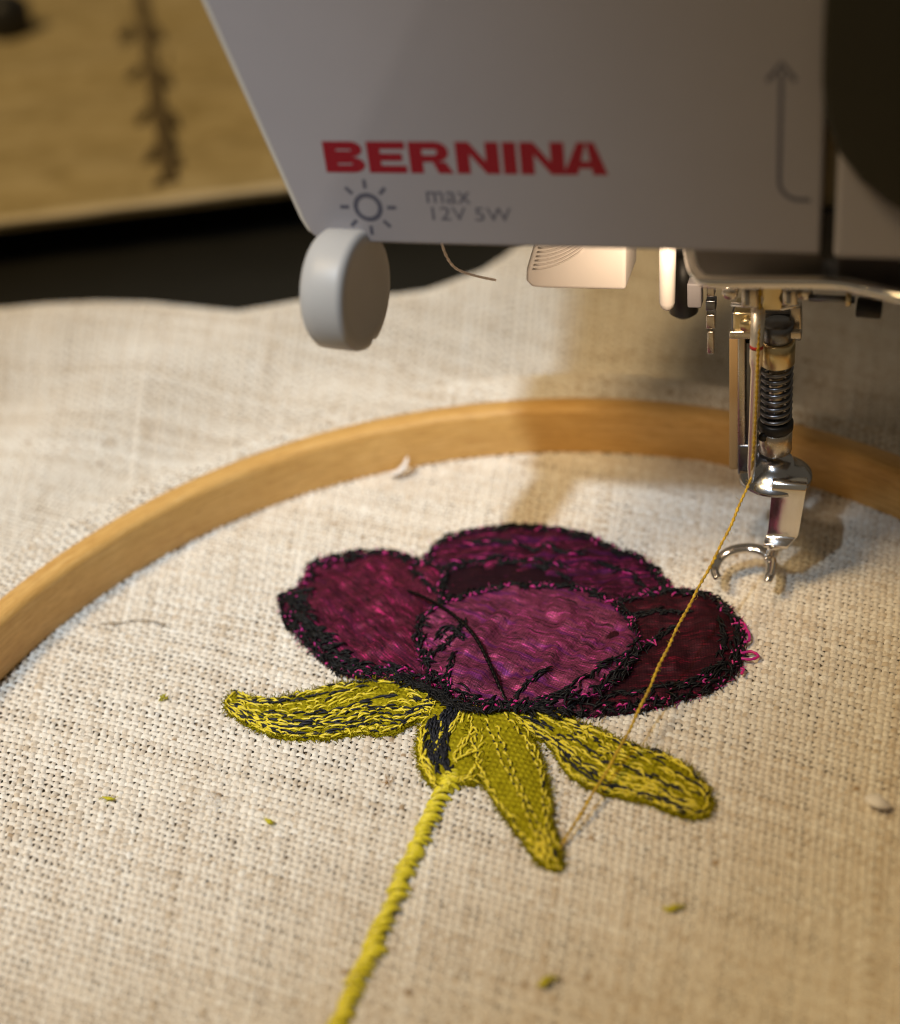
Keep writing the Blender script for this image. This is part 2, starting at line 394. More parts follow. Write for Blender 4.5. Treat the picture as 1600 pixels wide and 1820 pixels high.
for nm, ax in (('warp_yarns', 0), ('weft_yarns', 1)):
    rgn = (-130, 130, -150, 150) if ax == 0 else (-150, 150, -130, 130)
    o = link(nm, yarns(ax, *rgn, 3, PROF_IN, inr, .21, zin, .335, nm), cloth); tag(o, kind='stuff')
for nm, ax in (('draped_warp_yarns', 0), ('draped_weft_yarns', 1)):
    rgn = (-170, 190, -90, 260) if ax == 0 else (-90, 260, -170, 190)
    o = link(nm, yarns(ax, *rgn, 2, PROF_OUT, outr, .26, zo, .345, nm), cloth); tag(o, kind='stuff')
# dark sheet added under the yarns: its brown paints shade into the gaps
def sheet(name, region, zf, step, drop, mtl):
    xs = np.arange(-112, 126, step); ys = np.arange(34, 285, step); X, Y = np.meshgrid(xs, ys, indexing='ij'); Z = zf(X, Y)-drop
    ins = region(X, Y); ok = ins[:-1, :-1] & ins[1:, :-1] & ins[1:, 1:] & ins[:-1, 1:]
    vid = np.arange(X.size).reshape(X.shape)
    q = np.stack([vid[:-1, :-1], vid[1:, :-1], vid[1:, 1:], vid[:-1, 1:]], -1)[ok]
    us, inv = np.unique(q, return_inverse=True)
    me = mesh_np(name, np.stack([X, Y, Z], -1).reshape(-1, 3)[us], inv.reshape(-1, 4), mtl)
    return link(name, me, cloth)
M_GAP_SHADE = mat('gap_shade_brown', (.26, .19, .12), .95, spec=.1)
sheet('gap_shade', inr, lambda x, y: 0*x, 1.5, .42, M_GAP_SHADE)
sheet('draped_gap_shade', lambda x, y: outr(x, y) & (np.hypot(x-HC.x, y-HC.y) > RO-1), zo, 1.2, .55, M_GAP_SHADE)

# loose fibres standing out of the linen
fz = MB()
for _ in range(900):
    a, r = random.uniform(0, 2*pi), RI*sqrt(random.random())*.97; c = HC + Vector((cos(a)*r, sin(a)*r, .25))
    d = random.uniform(0, 2*pi); l = random.uniform(.8, 3.2); k = random.uniform(-1.2, 1.2); pts = []
    for i in range(5):
        pts.append(c.copy()); c = c + Vector((cos(d), sin(d), 0))*(l/4) + ez*random.uniform(-.08, .16); d += k*.4
    fz.tube(pts, .022, 3, cap=False)
tag(fz.build('fibres', mat('pale_fibre', (.72, .62, .48), .9), cloth), kind='stuff')

# ------------------------------------------------------------------ wooden hoop
prof = [(RI, .2), (RI, HH-1.0), (RI+.3, HH-.35), (RI+.9, HH), (RO-1.1, HH+.05), (RO-.4, HH-.3), (RO, HH-1.0), (RO, .2)]
N = 256; vs = np.zeros((N+1, len(prof), 3)); uv = np.zeros((N+1, len(prof), 2)); acc = 0
lens = [0]
for a, b in zip(prof, prof[1:]): lens.append(lens[-1]+math.hypot(a[0]-b[0], a[1]-b[1]))
for k in range(N+1):
    th = 2*pi*k/N; wob = .12*sin(3*th+1)+.08*sin(7*th)
    for j, (r, h) in enumerate(prof):
        vs[k, j] = (HC.x+(r+wob)*cos(th), HC.y+(r+wob)*sin(th), h+.08*sin(5*th)); uv[k, j] = (th*RI, lens[j])
vid = np.arange((N+1)*len(prof)).reshape(N+1, -1)
q = np.stack([vid[:-1, :-1], vid[1:, :-1], vid[1:, 1:], vid[:-1, 1:]], -1).reshape(-1, 4)
hoop = link('embroidery_hoop', mesh_np('embroidery_hoop', vs.reshape(-1, 3), q, M_WOOD, uv=uv.reshape(-1, 2)))
bm = bmesh.new(); bm.from_mesh(hoop.data); bmesh.ops.recalc_face_normals(bm, faces=bm.faces); bm.to_mesh(hoop.data); bm.free()
tag(hoop, 'round wooden embroidery hoop of light varnished wood holding the linen', 'hoop')

# ------------------------------------------------------------------ stitches
def stitch(mb, a, b, r=.15, h=.3, n=6, sides=6, curl=0.):
    """a sewn stitch from a to b: dives into the cloth at both ends, bulges between, two twisted plies"""
    a, b = Vector(a), Vector(b); d = b-a; side = Vector((-d.y, d.x, 0)).normalized()
    pts = []; rs = []
    for i in range(n+1):
        t = i/n; arch = sin(pi*t)**.6
        pts.append(a.lerp(b, t)+ez*(h*arch)+side*(curl*sin(pi*t))); rs.append(r*(.45+.55*arch))
    mb.tube(pts, rs, sides, twist=3.2/r*.32, lobe=.22, cap=False)
def inpoly(p, poly):
    c = False; n = len(poly); j = n-1
    for i in range(n):
        a, b = poly[i], poly[j]
        if (a.y > p.y) != (b.y > p.y) and p.x < (b.x-a.x)*(p.y-a.y)/(b.y-a.y)+a.x: c = not c
        j = i
    return c
def patch(outline, z0, puff, wrinkle, step, fray=0., foldamp=0.):
    poly = smoothpath([P(x, y, .6) for x, y in outline], 5, True)
    # even out and roughen the cut edge
    out = []
    for i, p in enumerate(poly):
        q_ = poly[(i+1) % len(poly)]; k = max(1, int((q_-p).length/.5))
        for t in range(k): out.append(p.lerp(q_, t/k) + Vector((random.uniform(-fray, fray), random.uniform(-fray, fray), 0)))
    pn = np.array([(p.x, p.y) for p in out]); xs = np.arange(pn[:, 0].min(), pn[:, 0].max(), step); ys = np.arange(pn[:, 1].min(), pn[:, 1].max(), step)
    ins = []
    for x in xs:
        for y in ys:
            v = Vector((x+random.uniform(-.2, .2)*step, y+random.uniform(-.2, .2)*step, 0))
            if inpoly(v, out) and np.min((pn[:, 0]-v.x)**2+(pn[:, 1]-v.y)**2) > (step*.6)**2: ins.append(v)
    ne = len(out); pts2 = [Vector((p.x, p.y)) for p in out]+[Vector((p.x, p.y)) for p in ins]
    r = delaunay_2d_cdt(pts2, [(i, (i+1) % ne) for i in range(ne)], [], 1, 1e-5)
    V2, F2 = r[0], r[2]; o_orig = r[3]
    vs = []
    def zat(x, y):
        d = sqrt(np.min((pn[:, 0]-x)**2+(pn[:, 1]-y)**2))
        w = noise.noise(Vector((x*.33, y*.33, z0*9)))*.7 + .15*noise.noise(Vector((x*.9, y*.9, z0*5))) - .55*abs(noise.noise(Vector((x*.22+y*.15, y*.5, z0*3)))) + .3*abs(noise.noise(Vector((x*.75, y*.4, z0*7)))) + foldamp*(noise.noise(Vector(((x*.80-y*.60)*.46+.5*noise.noise(Vector((x*.15, y*.15, 3.))), (x*.60+y*.80)*.12, z0*11)))+.3*noise.noise(Vector(((x*.8-y*.6)*1.2, (x*.6+y*.8)*.3, z0*5))))
        return z0 + puff*(1-exp(-d/1.6)) + wrinkle*w*(1-exp(-d/1.0))
    for v in V2: vs.append((v.x, v.y, zat(v.x, v.y)))
    cnt = {}
    for f in F2:
        for a, b in zip(f, f[1:]+f[:1]): cnt[(min(a, b), max(a, b))] = cnt.get((min(a, b), max(a, b)), 0)+1
    fs = [tuple(f) for f in F2]; nb = len(vs); mp = {}
    for (a, b), c in cnt.items():
        if c == 1:
            for k in (a, b):
                if k not in mp: mp[k] = len(vs); vs.append((vs[k][0], vs[k][1], .05))
            fs.append((a, b, mp[b], mp[a]))
    return out, MB().add(vs, fs), zat
flower = thing('embroidered_flower', 'dark purple applique flower with olive leaves and yellow stitched stem on the linen', 'flower', kind=None)
def along(poly, s_mm, closed=True):
    """points every s_mm with tangent"""
    res = []; n = len(poly); acc = 0; nxt = 0
    for i in range(n if closed else n-1):
        a, b = poly[i], poly[(i+1) % n]; l = (b-a).length
        while nxt <= acc+l and l > 1e-9:
            t = (nxt-acc)/l; res.append((a.lerp(b, t), (b-a)/l)); nxt += s_mm
        acc += l
    return res
def outline_stitches(mb, mbp, poly, zat, s_mm=.34, band=1.5, r=.15, inward=1, pinkp=.10, hbase=.12, cx=None, skip=None):
    cen = sum((Vector(p) for p in poly), Vector())/len(poly)
    for p, t in along(poly, s_mm):
        if skip and skip(p): continue
        nrm = Vector((-t.y, t.x, 0))
        if nrm.dot(cen-p) < 0: nrm = -nrm
        if noise.noise(Vector((p.x*.9, p.y*.9, 4.4))) > .28 and random.random() < .6: continue
        w = random.random()**1.2*band*(1+.9*noise.noise(Vector((p.x*.45, p.y*.45, 9.)))) - .2
        ang = random.gauss(0, .6); l = random.uniform(.9, 2.3)
        d = (t*cos(ang)+nrm*sin(ang))*l*.5; c = p+nrm*w
        a, b = c-d, c+d; z = max(zat(c.x, c.y), .45)
        a.z = b.z = z-.02
        if random.random() < pinkp:
            a, b = c-d*.38, c+d*.38; a.z = b.z = z+.08; stitch(mbp, a, b, r*.9, .22, 4, 5); continue
        stitch(mb, a, b, r*random.uniform(.8, 1.2), hbase+random.uniform(.05, .35), 5, 5, random.uniform(-.15, .15))
def fuzz(mb, poly, zat, per_mm, lmin, lmax, r, out_only=True, zl=.3):
    cen = sum((Vector(p) for p in poly), Vector())/len(poly)
    for p, t in along(poly, 1/per_mm):
        nrm = Vector((t.y, -t.x, 0))
        if nrm.dot(cen-p) > 0: nrm = -nrm
        d = nrm*random.uniform(.2, 1) + t*random.uniform(-1, 1); d.z = random.uniform(0, .7); l = random.uniform(lmin, lmax)
        a = p - nrm*random.uniform(0, .5); a.z = zat(p.x, p.y)*random.uniform(.5, 1); pts = [a]
        for k in range(3): d = (d+Vector([random.uniform(-.6, .6) for _ in range(3)])).normalized(); pts.append(pts[-1]+d*l/3)
        mb.tube(pts, r, 3, cap=False)
PETALS = [
 ('far', [(757, 998), (785, 962), (840, 942), (915, 935), (985, 939), (1045, 952), (1085, 972), (1135, 990), (1168, 1015), (1195, 1055), (1170, 1100), (1080, 1105), (980, 1070), (880, 1060), (800, 1060)],
  ((.030, .010, .015), (.085, .016, .036), (.80, .06, .32), 1.3, .1, .35), .45, .7),
 ('right', [(1060, 1085), (1130, 1058), (1200, 1048), (1258, 1058), (1300, 1090), (1322, 1130), (1316, 1180), (1280, 1218), (1210, 1243), (1120, 1264), (1045, 1271), (985, 1262), (1000, 1200), (1050, 1140)],
  ((.026, .010, .013), (.050, .013, .018), (.34, .014, .05), .8, .15, .0), .5, .8),
 ('left', [(500, 1062), (530, 1045), (555, 1006), (608, 987), (682, 981), (745, 998), (800, 1018), (815, 1070), (800, 1130), (790, 1190), (770, 1228), (705, 1210), (630, 1202), (575, 1176), (530, 1130), (506, 1098)],
  ((.034, .012, .016), (.150, .024, .052), (.90, .05, .30), 1.1, .95, .1), .6, .9),
 ('middle', [(788, 1035), (820, 1012), (880, 1004), (950, 1010), (1010, 1030), (1035, 1060), (1010, 1085), (900, 1090), (800, 1095)],
  ((.020, .010, .014), (.030, .012, .018), (.06, .012, .03), .6, .2, .0), .95, .5),
 ('front', [(742, 1150), (757, 1105), (800, 1078), (865, 1060), (955, 1050), (1040, 1058), (1105, 1092), (1135, 1140), (1128, 1185), (1090, 1225), (1030, 1252), (950, 1268), (880, 1266), (810, 1245), (765, 1200)],
  ((.055, .020, .030), (.24, .050, .11), (.85, .10, .45), 1.3, .6, .6), 1.55, 1.0)]
PLAB = {'far': 'purple petal at the back', 'right': 'darkest maroon petal at the right', 'left': 'magenta petal at the left', 'middle': 'narrow blackish petal in the middle', 'front': 'largest purple petal in front'}
petal_info = {}
for nm, ol, mc, z0, wr in PETALS:
    poly, mb, zat = patch(ol, z0, .9, wr*.9, .42, .10, {'front': 1.15, 'far': 1.2, 'left': .8, 'right': .9, 'middle': .4}[nm])
    mt = petal_mat('silk_'+nm, *mc[:3], mc[3], mc[4], mc[5])
    p = mb.build('petal', mt, flower); p['label'] = PLAB[nm]
    petal_info[nm] = (poly, zat, p)
    k, pk = MB(), MB()
    dens = {'left': .11, 'front': .16, 'far': .15, 'right': .12, 'middle': .22}[nm]; band = {'left': 2.1, 'front': 1.25, 'far': 1.4, 'right': 1.6, 'middle': .8}[nm]
    outline_stitches(k, pk, poly, zat, dens, band, .15, pinkp=.19 if nm != 'middle' else .06)
    if nm == 'left':
        for i in range(200):
            a = P(random.gauss(535, 14), random.uniform(1050, 1165)); c = P(530+60*max(0, (1))*0, 1100)
            t_ = random.random(); px = 515+ (t_**2)*110 + random.gauss(10, 11); py = 1050+t_*135+random.gauss(0, 7)
            c = P(px, py, z0+.9); ang = radians(-62+60*t_)+random.gauss(0, .35); l = random.uniform(.6, 1.1)
            d = Vector((cos(ang), sin(ang), 0))*l; z = zat(c.x, c.y); a, b = c-d, c+d; a.z = b.z = z
            stitch(k, a, b, .16, random.uniform(.2, .5), 5, 5)
    veins = {'front': [[(790, 1230), (800, 1190), (806, 1160)], [(905, 1250), (935, 1215), (975, 1195)], [(940, 1245), (1010, 1222), (1075, 1180), (1110, 1165)], [(765, 1160), (790, 1140), (812, 1125), (825, 1105)], [(775, 1130), (800, 1118), (825, 1135)], [(860, 1255), (880, 1235)]],
             'right': [[(1080, 1100), (1150, 1092), (1230, 1080)], [(1130, 1165), (1160, 1135), (1200, 1110)], [(1070, 1235), (1150, 1225), (1230, 1205), (1290, 1175)], [(1275, 1100), (1290, 1130), (1280, 1165)]],
             'far': [[(770, 1010), (840, 1000), (930, 995), (1010, 1010)], [(830, 960), (930, 968), (1040, 985)], [(1060, 1000), (1120, 1020), (1160, 1060)]],
             'left': [[(600, 1180), (650, 1190), (720, 1185)], [(600, 1195), (598, 1168)], [(730, 1010), (760, 1040), (790, 1050)]], 'middle': []}[nm]
    for vpath in veins:
        wpath = smoothpath([P(x, y, z0+.9) for x, y in vpath], 5)
        for cpt, t in along(wpath, .22, False):
            nr = Vector((-t.y, t.x, 0)); cpt = cpt+nr*random.gauss(0, .22); ang = random.gauss(0, .5)
            d = (t*cos(ang)+nr*sin(ang))*random.uniform(.5, .95); z = zat(cpt.x, cpt.y); a, b = cpt-d, cpt+d; a.z = b.z = z+.02
            stitch(k if random.random() > .06 else pk, a, b, .13, .2, 4, 5)
    fuzz(k, poly, zat, 5, .4, 1.5, .04)
    fuzz(pk, poly, zat, 2.5, .4, 1.5, .05)
    tag(k.build('black_stitching', M_BLK, p), kind='stuff'); tag(pk.build('pink_fraying', M_PINK, p), kind='stuff')
# pink loops at the right petal's tip, black end at the left petal's tip
lp = MB()
for path in ([(1318, 1118), (1330, 1122), (1332, 1138), (1322, 1142)], [(1316, 1162), (1335, 1158), (1348, 1166), (1335, 1172), (1315, 1170)], [(1316, 1188), (1322, 1190), (1318, 1198)], [(1300, 1110), (1322, 1108), (1328, 1125)]):
    lp.tube(smoothpath([P(x, y, .9) for x, y in path], 6), .20, 6, twist=4, lobe=.2)
lp.build('pink_loops', M_PINK, petal_info['right'][2])
bt = MB()
bt.tube(smoothpath([P(x, y, 1.3) for x, y in [(494, 1058), (510, 1055), (535, 1050), (560, 1046)]], 5), .28, 6, twist=4, lobe=.2)
bt.tube(smoothpath([P(x, y, 1.0) for x, y in [(495, 1060), (500, 1080), (503, 1100), (512, 1120)]], 5), .22, 6, twist=4, lobe=.2)
bt.build('thread_end', M_BLK, petal_info['left'][2])

# leaves
LEAVES = [
 ('broad left leaf edged with black stitches', [(402, 1245), (413, 1230), (440, 1242), (500, 1240), (560, 1225), (625, 1212), (700, 1207), (755, 1220), (800, 1250), (790, 1275), (740, 1280), (700, 1302), (640, 1304), (560, 1313), (500, 1309), (445, 1290), (405, 1264)],
  [(405, 1250), (480, 1273), (580, 1270), (680, 1245), (780, 1252)], 26),
 ('broad right leaf with black stitched lower edge', [(905, 1262), (940, 1252), (990, 1268), (1050, 1292), (1115, 1320), (1185, 1343), (1235, 1375), (1262, 1412), (1258, 1449), (1212, 1449), (1150, 1426), (1065, 1407), (1010, 1375), (975, 1325), (930, 1300)],
  [(915, 1275), (990, 1308), (1070, 1352), (1160, 1390), (1255, 1432)], 30),
 ('short leaf beside the stem', [(775, 1248), (750, 1290), (741, 1335), (752, 1378), (785, 1402), (815, 1392), (845, 1393), (862, 1350), (860, 1290), (845, 1255)],
  [(800, 1255), (785, 1310), (790, 1390)], 24),
 ('pointed middle leaf with rows of yellow stitches', [(832, 1280), (850, 1262), (905, 1260), (938, 1300), (960, 1345), (975, 1400), (982, 1460), (1000, 1540), (962, 1537), (925, 1490), (885, 1435), (855, 1385), (835, 1330)],
  [(870, 1265), (900, 1350), (940, 1440), (985, 1535)], 22)]
for li, (lab, ol, axis_, wpx) in enumerate(LEAVES):
    poly, mb, zat = patch(ol, .5+.12*li, .45, .35, .55, .13)
    lf = mb.build('leaf', M_FELT, flower); lf['label'] = lab
    ye, dk, fzz = MB(), MB(), MB()
    ax = smoothpath([P(x, y, .6) for x, y in axis_], 8)
    def put(mb_, c, t, r, l, ha=.12):
        ang = random.gauss(0, .30); nr = Vector((-t.y, t.x, 0)); d = (t*cos(ang)+nr*sin(ang))*l*.5; z = zat(c.x, c.y)
        a, b = c-d, c+d; a.z = b.z = z-.03; stitch(mb_, a, b, r, ha+random.uniform(0, .32), 6, 6, random.uniform(-.25, .25))
    pts = along(ax, .25, False)
    if li in (0, 1):
        rows = ([(-.92, ye, .1), (-.8, dk, .1), (-.66, ye, .1), (-.54, dk, .15), (-.4, ye, .15), (-.28, dk, .15), (-.12, ye, .25), (.06, dk, .45), (.25, ye, .6), (.5, ye, .65), (.68, dk, .3), (.84, ye, .3)] if li == 0 else
                [(-.93, ye, .15), (-.82, dk, .1), (-.70, dk, .15), (-.58, ye, .1), (-.46, dk, .25), (-.32, ye, .2), (-.14, ye, .5), (.04, dk, .35), (.2, ye, .62), (.4, ye, .72), (.58, ye, .55), (.74, dk, .7), (.88, ye, .3)])
        wid = []
        for c, t in pts:
            nr = Vector((-t.y, t.x, 0)); w_lo = w_hi = 0.0
            while inpoly(c+nr*(w_hi+.15), poly) and w_hi < 5: w_hi += .15
            while inpoly(c-nr*(w_lo+.15), poly) and w_lo < 5: w_lo += .15
            wid.append((w_lo, w_hi))
        for rep in range(2):
            for ri, (f, m_, skip_) in enumerate(rows):
                i = random.uniform(0, 6)
                while i < len(pts)-7:
                    l_ = random.uniform(1.2, 2.1); k0, k1 = int(i), min(len(pts)-1, int(i+l_/.25)); q2 = []
                    for k in (k0, k1):
                        c, t = pts[k]; nr = Vector((-t.y, t.x, 0)); ff = f + .20*noise.noise(Vector((k*.05, ri*3.1, rep*7.7+li))) + random.gauss(0, .035)
                        q2.append(c+nr*(ff*(wid[k][1] if ff > 0 else wid[k][0])))
                    i += l_/.25*.97
                    if random.random() < skip_+(.25 if rep == 2 else 0) or not (inpoly(q2[0], poly) and inpoly(q2[1], poly)): continue
                    q2[0].z = zat(q2[0].x, q2[0].y)-.03; q2[1].z = zat(q2[1].x, q2[1].y)-.03
                    stitch(m_, q2[0], q2[1], random.uniform(.115, .16), random.uniform(.12, .36), 6, 6, random.uniform(-.1, .1))
        for _ in range(110):
            c, t = pts[random.randrange(3, len(pts)-4)]; nr = Vector((-t.y, t.x, 0)); p = c+nr*random.uniform(-2.4, 2.4)
            if inpoly(p, poly): put(ye if random.random() < .8 else dk, p, t, .13, random.uniform(.6, 1.3))
        tmp = []
    elif li == 2:
        for path, mm2, sp_ in (([(800, 1262), (782, 1300), (775, 1350)], dk, .12), ([(812, 1268), (795, 1305), (790, 1352), (800, 1375)], dk, .14), ([(770, 1280), (765, 1330), (780, 1375)], dk, .3), ([(752, 1300), (752, 1350), (775, 1390)], ye, .3), ([(790, 1290), (778, 1340)], ye, .4), ([(840, 1300), (820, 1330), (810, 1350), (845, 1340)], ye, .5), ([(800, 1385), (830, 1380), (850, 1350)], ye, .4), ([(825, 1265), (800, 1300)], ye, .3)):
            for c, t in along(smoothpath([P(x, y, .9) for x, y in path], 6), sp_, False):
                nr = Vector((-t.y, t.x, 0)); put(mm2, c+nr*random.gauss(0, .25), t, .15, random.uniform(1.0, 1.9))
    else:
        for path in ([(865, 1285), (885, 1340), (905, 1380), (930, 1430), (945, 1470), (965, 1515)], [(900, 1275), (935, 1320), (958, 1370), (968, 1430), (972, 1480), (985, 1525)], [(845, 1300), (850, 1350), (870, 1400), (900, 1445), (935, 1492), (965, 1525)], [(885, 1300), (910, 1370), (940, 1430), (960, 1475)]):
            for i, (c, t) in enumerate(along(smoothpath([P(x, y, .9) for x, y in path], 6), 1.5, False)):
                put(ye, c, t, .15, 1.05, .2); put(dk, c+t*.75, t, .10, .45, .0)
        for _ in range(60):
            c = P(random.gauss(970, 10), random.uniform(1480, 1530), .9)
            if inpoly(c, poly) and random.random() < .4: put(ye, c, (ax[-1]-ax[-6]).normalized(), .14, 1.2)
    # edge stitches all round
    cen = sum(poly, Vector())/len(poly)
    for c, t in along(poly, .75 if li < 2 else 1.3):
        nr = Vector((-t.y, t.x, 0))
        if nr.dot(cen-c) < 0: nr = -nr
        put(dk if random.random() < (.25 if li < 2 else .06) else ye, c+nr*random.uniform(.15, .6), t, .13, random.uniform(.9, 1.7))
    fuzz(fzz, poly, zat, 16, .3, 1.2, .055)
    for c, t in along(poly, .05 if li < 2 else .3):
        q_ = c.lerp(cen, abs(random.gauss(0, .35))); z = zat(q_.x, q_.y); p = q_+Vector((random.gauss(0, .5), random.gauss(0, .5), 0))
        if not inpoly(p, poly): p = q_.copy(); d = Vector([random.uniform(-1, 1) for _ in range(3)]); d.z = abs(d.z)*.6
        p.z = z; fzz.tube([p, p+d*.25, p+d*.45+Vector((random.uniform(-.2, .2), random.uniform(-.2, .2), 0))], .04, 3, cap=False)
    tag(ye.build('yellow_stitching', M_YEL, lf), kind='stuff'); tag(dk.build('black_stitching', M_NAVY, lf), kind='stuff')
    tag(fzz.build('fraying', M_FELT, lf), kind='stuff')
# black couching between petals and leaves
jn = MB()
for path in ([(700, 1205), (760, 1225), (800, 1248), (850, 1262), (905, 1258), (950, 1262), (1010, 1270)], [(745, 1215), (790, 1240), (815, 1262)]):
    for c, t in along(smoothpath([P(x, y, 1.6) for x, y in path], 6), .16, False):
        nr = Vector((-t.y, t.x, 0)); c = c+nr*random.gauss(0, .35); ang = random.gauss(0, .5); d = (t*cos(ang)+nr*sin(ang))*random.uniform(.5, 1.0); stitch(jn, c-d, c+d, .15, .3, 5, 5)
tag(jn.build('black_joining_stitches', M_BLK, flower), kind='stuff')

# stem of satin stitches, each stitch a piece
st_pts = smoothpath([P(x, y, .55) for x, y in [(803, 1375), (783, 1415), (760, 1462), (735, 1515), (712, 1570), (688, 1625), (664, 1680), (636, 1745), (606, 1815), (580, 1880)]], 8)
core = MB(); core.tube(st_pts, [.55+.1*sin(i) for i in range(len(st_pts))], 8, squash=.45)
stem = core.build('stem', M_FELT, flower)
protos = []
for k in range(10):
    b = MB()
    o_ = Vector((random.uniform(-.2, .2), 0, 0)); w = random.uniform(.95, 1.3); sl = random.uniform(.1, .45)
    for j in (-1, 0, 1):
        dx, dz = random.uniform(-.12, .12), random.uniform(-.05, .12)
        stitch(b, o_+Vector((-w+dx, -sl+j*.13, -.25)), o_+Vector((w+dx, sl+j*.13, -.25)), .135, .80+dz-abs(j)*.08, 9, 6, j*.05+random.uniform(-.08, .08))
    if k % 4 == 0: stitch(b, o_+Vector((-w*.5, .3, 0)), o_+Vector((w*.8, -.25, 0)), .13, .95, 8, 6, .1)
    me = b.build('stitch', M_LIME); protos.append(me.data); bpy.data.objects.remove(me)
for i, (c, t) in enumerate(along(st_pts, .66, False)):
    o = link('stitch', protos[random.randrange(10)], stem)
    nr = Vector((t.y, -t.x, 0)); o.matrix_local = Matrix.Translation((c+nr*random.gauss(0, .10)+ez*.05)*MM) @ Matrix.Rotation(atan2(nr.y, nr.x)+.15+random.gauss(0, .22), 4, 'Z') @ Matrix.Scale(random.uniform(.86, 1.12), 4)

# ------------------------------------------------------------------ loose threads and lint
bl = MB()
bp = [P(725, 1050, 2.0), P(762, 1065, 3.0), P(805, 1092, 3.8), P(842, 1128, 3.6), P(868, 1175, 2.9), P(888, 1220, 2.3), P(904, 1256, 1.4)]
bl.tube(smoothpath(bp, 24), .23, 8, twist=4.0, lobe=.3)
tag(bl.build('black_thread', mat('glossy_black_thread', (.002, .002, .002), .4, spec=.2)), 'loose curved black thread lying across the flower petals', 'thread')
EYE = QM(1336, 846, 15.0)
gt = MB(); endp = P(998, 1512, .7)
L = [EYE.lerp(endp, k/520) + ez*(-1.6*sin(pi*k/520)) + UX*(.25*sin(k*.021)+.05*sin(k*.11)) for k in range(521)]
topth = [QM(1352, 470, 14.6), QM(1350, 560, 14.4), QM(1347, 640, 14.2), QM(1343, 740, 14.2), QM(1338, 820, 14.3)]
full = smoothpath(topth, 40)[:-1] + L
gt.tube(full, [.165*(1+.12*sin(i*.37)+.08*sin(i*.093)) for i in range(len(full))], 8, twist=4.2, lobe=.36)
for k in range(120):
    p = L[random.randrange(len(L))]; d = Vector([random.uniform(-1, 1) for _ in range(3)])*random.uniform(.3, .7); gt.tube([p, p+d*.6, p+d+ez*random.uniform(-.2, .2)], .022, 3, cap=False)
tag(gt.build('yellow_thread', M_GOLD), 'taut golden yellow thread running from the needle to the pointed leaf', 'thread')
hr = MB(); hr.tube(smoothpath([P(x, y, .55) for x, y in [(180, 1107), (205, 1108), (240, 1103), (265, 1103), (285, 1108), (298, 1114)]], 6), .09, 4)
tag(hr.build('brown_hair', M_HAIR), 'short dark brown hair on the linen near the hoop at left', 'hair')
def fluff(name, c, n, rr, l, mtl, label, r=.03, flat=.5):
    b = MB()
    for _ in range(n):
        p = c+Vector((random.gauss(0, rr), random.gauss(0, rr*.7), abs(random.gauss(0, rr*flat)))); d = Vector([random.uniform(-1, 1) for _ in range(3)]); d.z *= .4; pts = [p]
        for k in range(4): d = (d+Vector([random.uniform(-.7, .7) for _ in range(3)])).normalized(); pts.append(pts[-1]+d*l/4)
        for q in pts: q.z = max(q.z, .3)
        b.tube(pts, r, 3, cap=False)
    return tag(b.build(name, mtl), label, 'lint', 'bits of lint on the linen')
def chip(name, pix, z, th, mtl, label):
    b = MB(); pts = [P(x, y, z) for x, y in pix]; b.prism(pts, (0, 0, th)); return tag(b.build(name, mtl, bevel=.08), label, 'lint', 'bits of lint on the linen')
b = MB(); sp_ = smoothpath([P(694, 842, .6), P(708, 838, 1.4), P(720, 826, 2.2), P(724, 812, 3.0)], 6); b.tube(sp_, [.15+.9*sin(pi*(i+1)/(len(sp_)+1)) for i in range(len(sp_))], 8, squash=.35)
tag(b.build('white_scrap', M_LINT), 'small curled white thread scrap leaning on the inside of the hoop', 'lint', 'bits of lint on the linen')
b = MB(); sp_ = smoothpath([P(1542, 1414, .9), P(1560, 1424, 1.5), P(1584, 1434, .9)], 6); b.tube(sp_, [.15+.95*sin(pi*min(1, (i+1)/(len(sp_)*.9+1))) for i in range(len(sp_))], 8, squash=.4)
tag(b.build('white_scrap', M_LINT), 'small flat white scrap on the linen at the right edge of the photo', 'lint', 'bits of lint on the linen')
def bit(name, pix, r, mtl, label):
    b = MB(); q_ = smoothpath([P(x, y, z) for x, y, z in pix], 5); n_ = len(q_); b.tube(q_, [r*(.25+.75*sin(pi*(i+.5)/n_)*(.8+.4*random.random())) for i in range(n_)], 7, twist=2, lobe=.25, squash=.7)
    for _ in range(14):
        p = random.choice(q_); d = Vector([random.uniform(-1, 1) for _ in range(3)]); d.z = abs(d.z)*.3; b.tube([p, p+d*.35, p+d*.6+UX*random.uniform(-.2, .2)], .035, 3, cap=False)
    return tag(b.build(name, mtl), label, 'lint', 'bits of lint on the linen')
bit('olive_lint', [(1178, 1613, .5), (1190, 1616, .7), (1203, 1611, .9), (1218, 1610, .6)], .34, M_GREENL, 'olive thread crumb on the open linen below the right leaf')
bit('olive_lint', [(955, 1752, .5), (966, 1747, .9), (976, 1738, .9), (992, 1738, .5)], .42, M_GREENL, 'olive thread crumb on the linen nearest the bottom edge right of the stem')
bit('olive_lint', [(182, 1416, .5), (194, 1419, .7), (205, 1420, .5)], .20, M_GREENL, 'faint yellow fibres on the linen at far left below the hoop')
bit('olive_lint', [(472, 1456, .5), (479, 1460, .7), (483, 1464, .5)], .28, M_GREENL, 'tiny yellow lint crumb on the linen below the left leaf')
fluff('olive_lint', P(290, 1240, .5), 26, .2, .6, M_GREENL, 'tiny yellow lint crumb left of the left leaf tip', .06)
fluff('brown_lint', P(688, 1392, .5), 8, .3, 1.2, mat('tan_lint', (.45, .26, .10), .9), 'tan fibre speck on the linen just left of the stem top', .04)
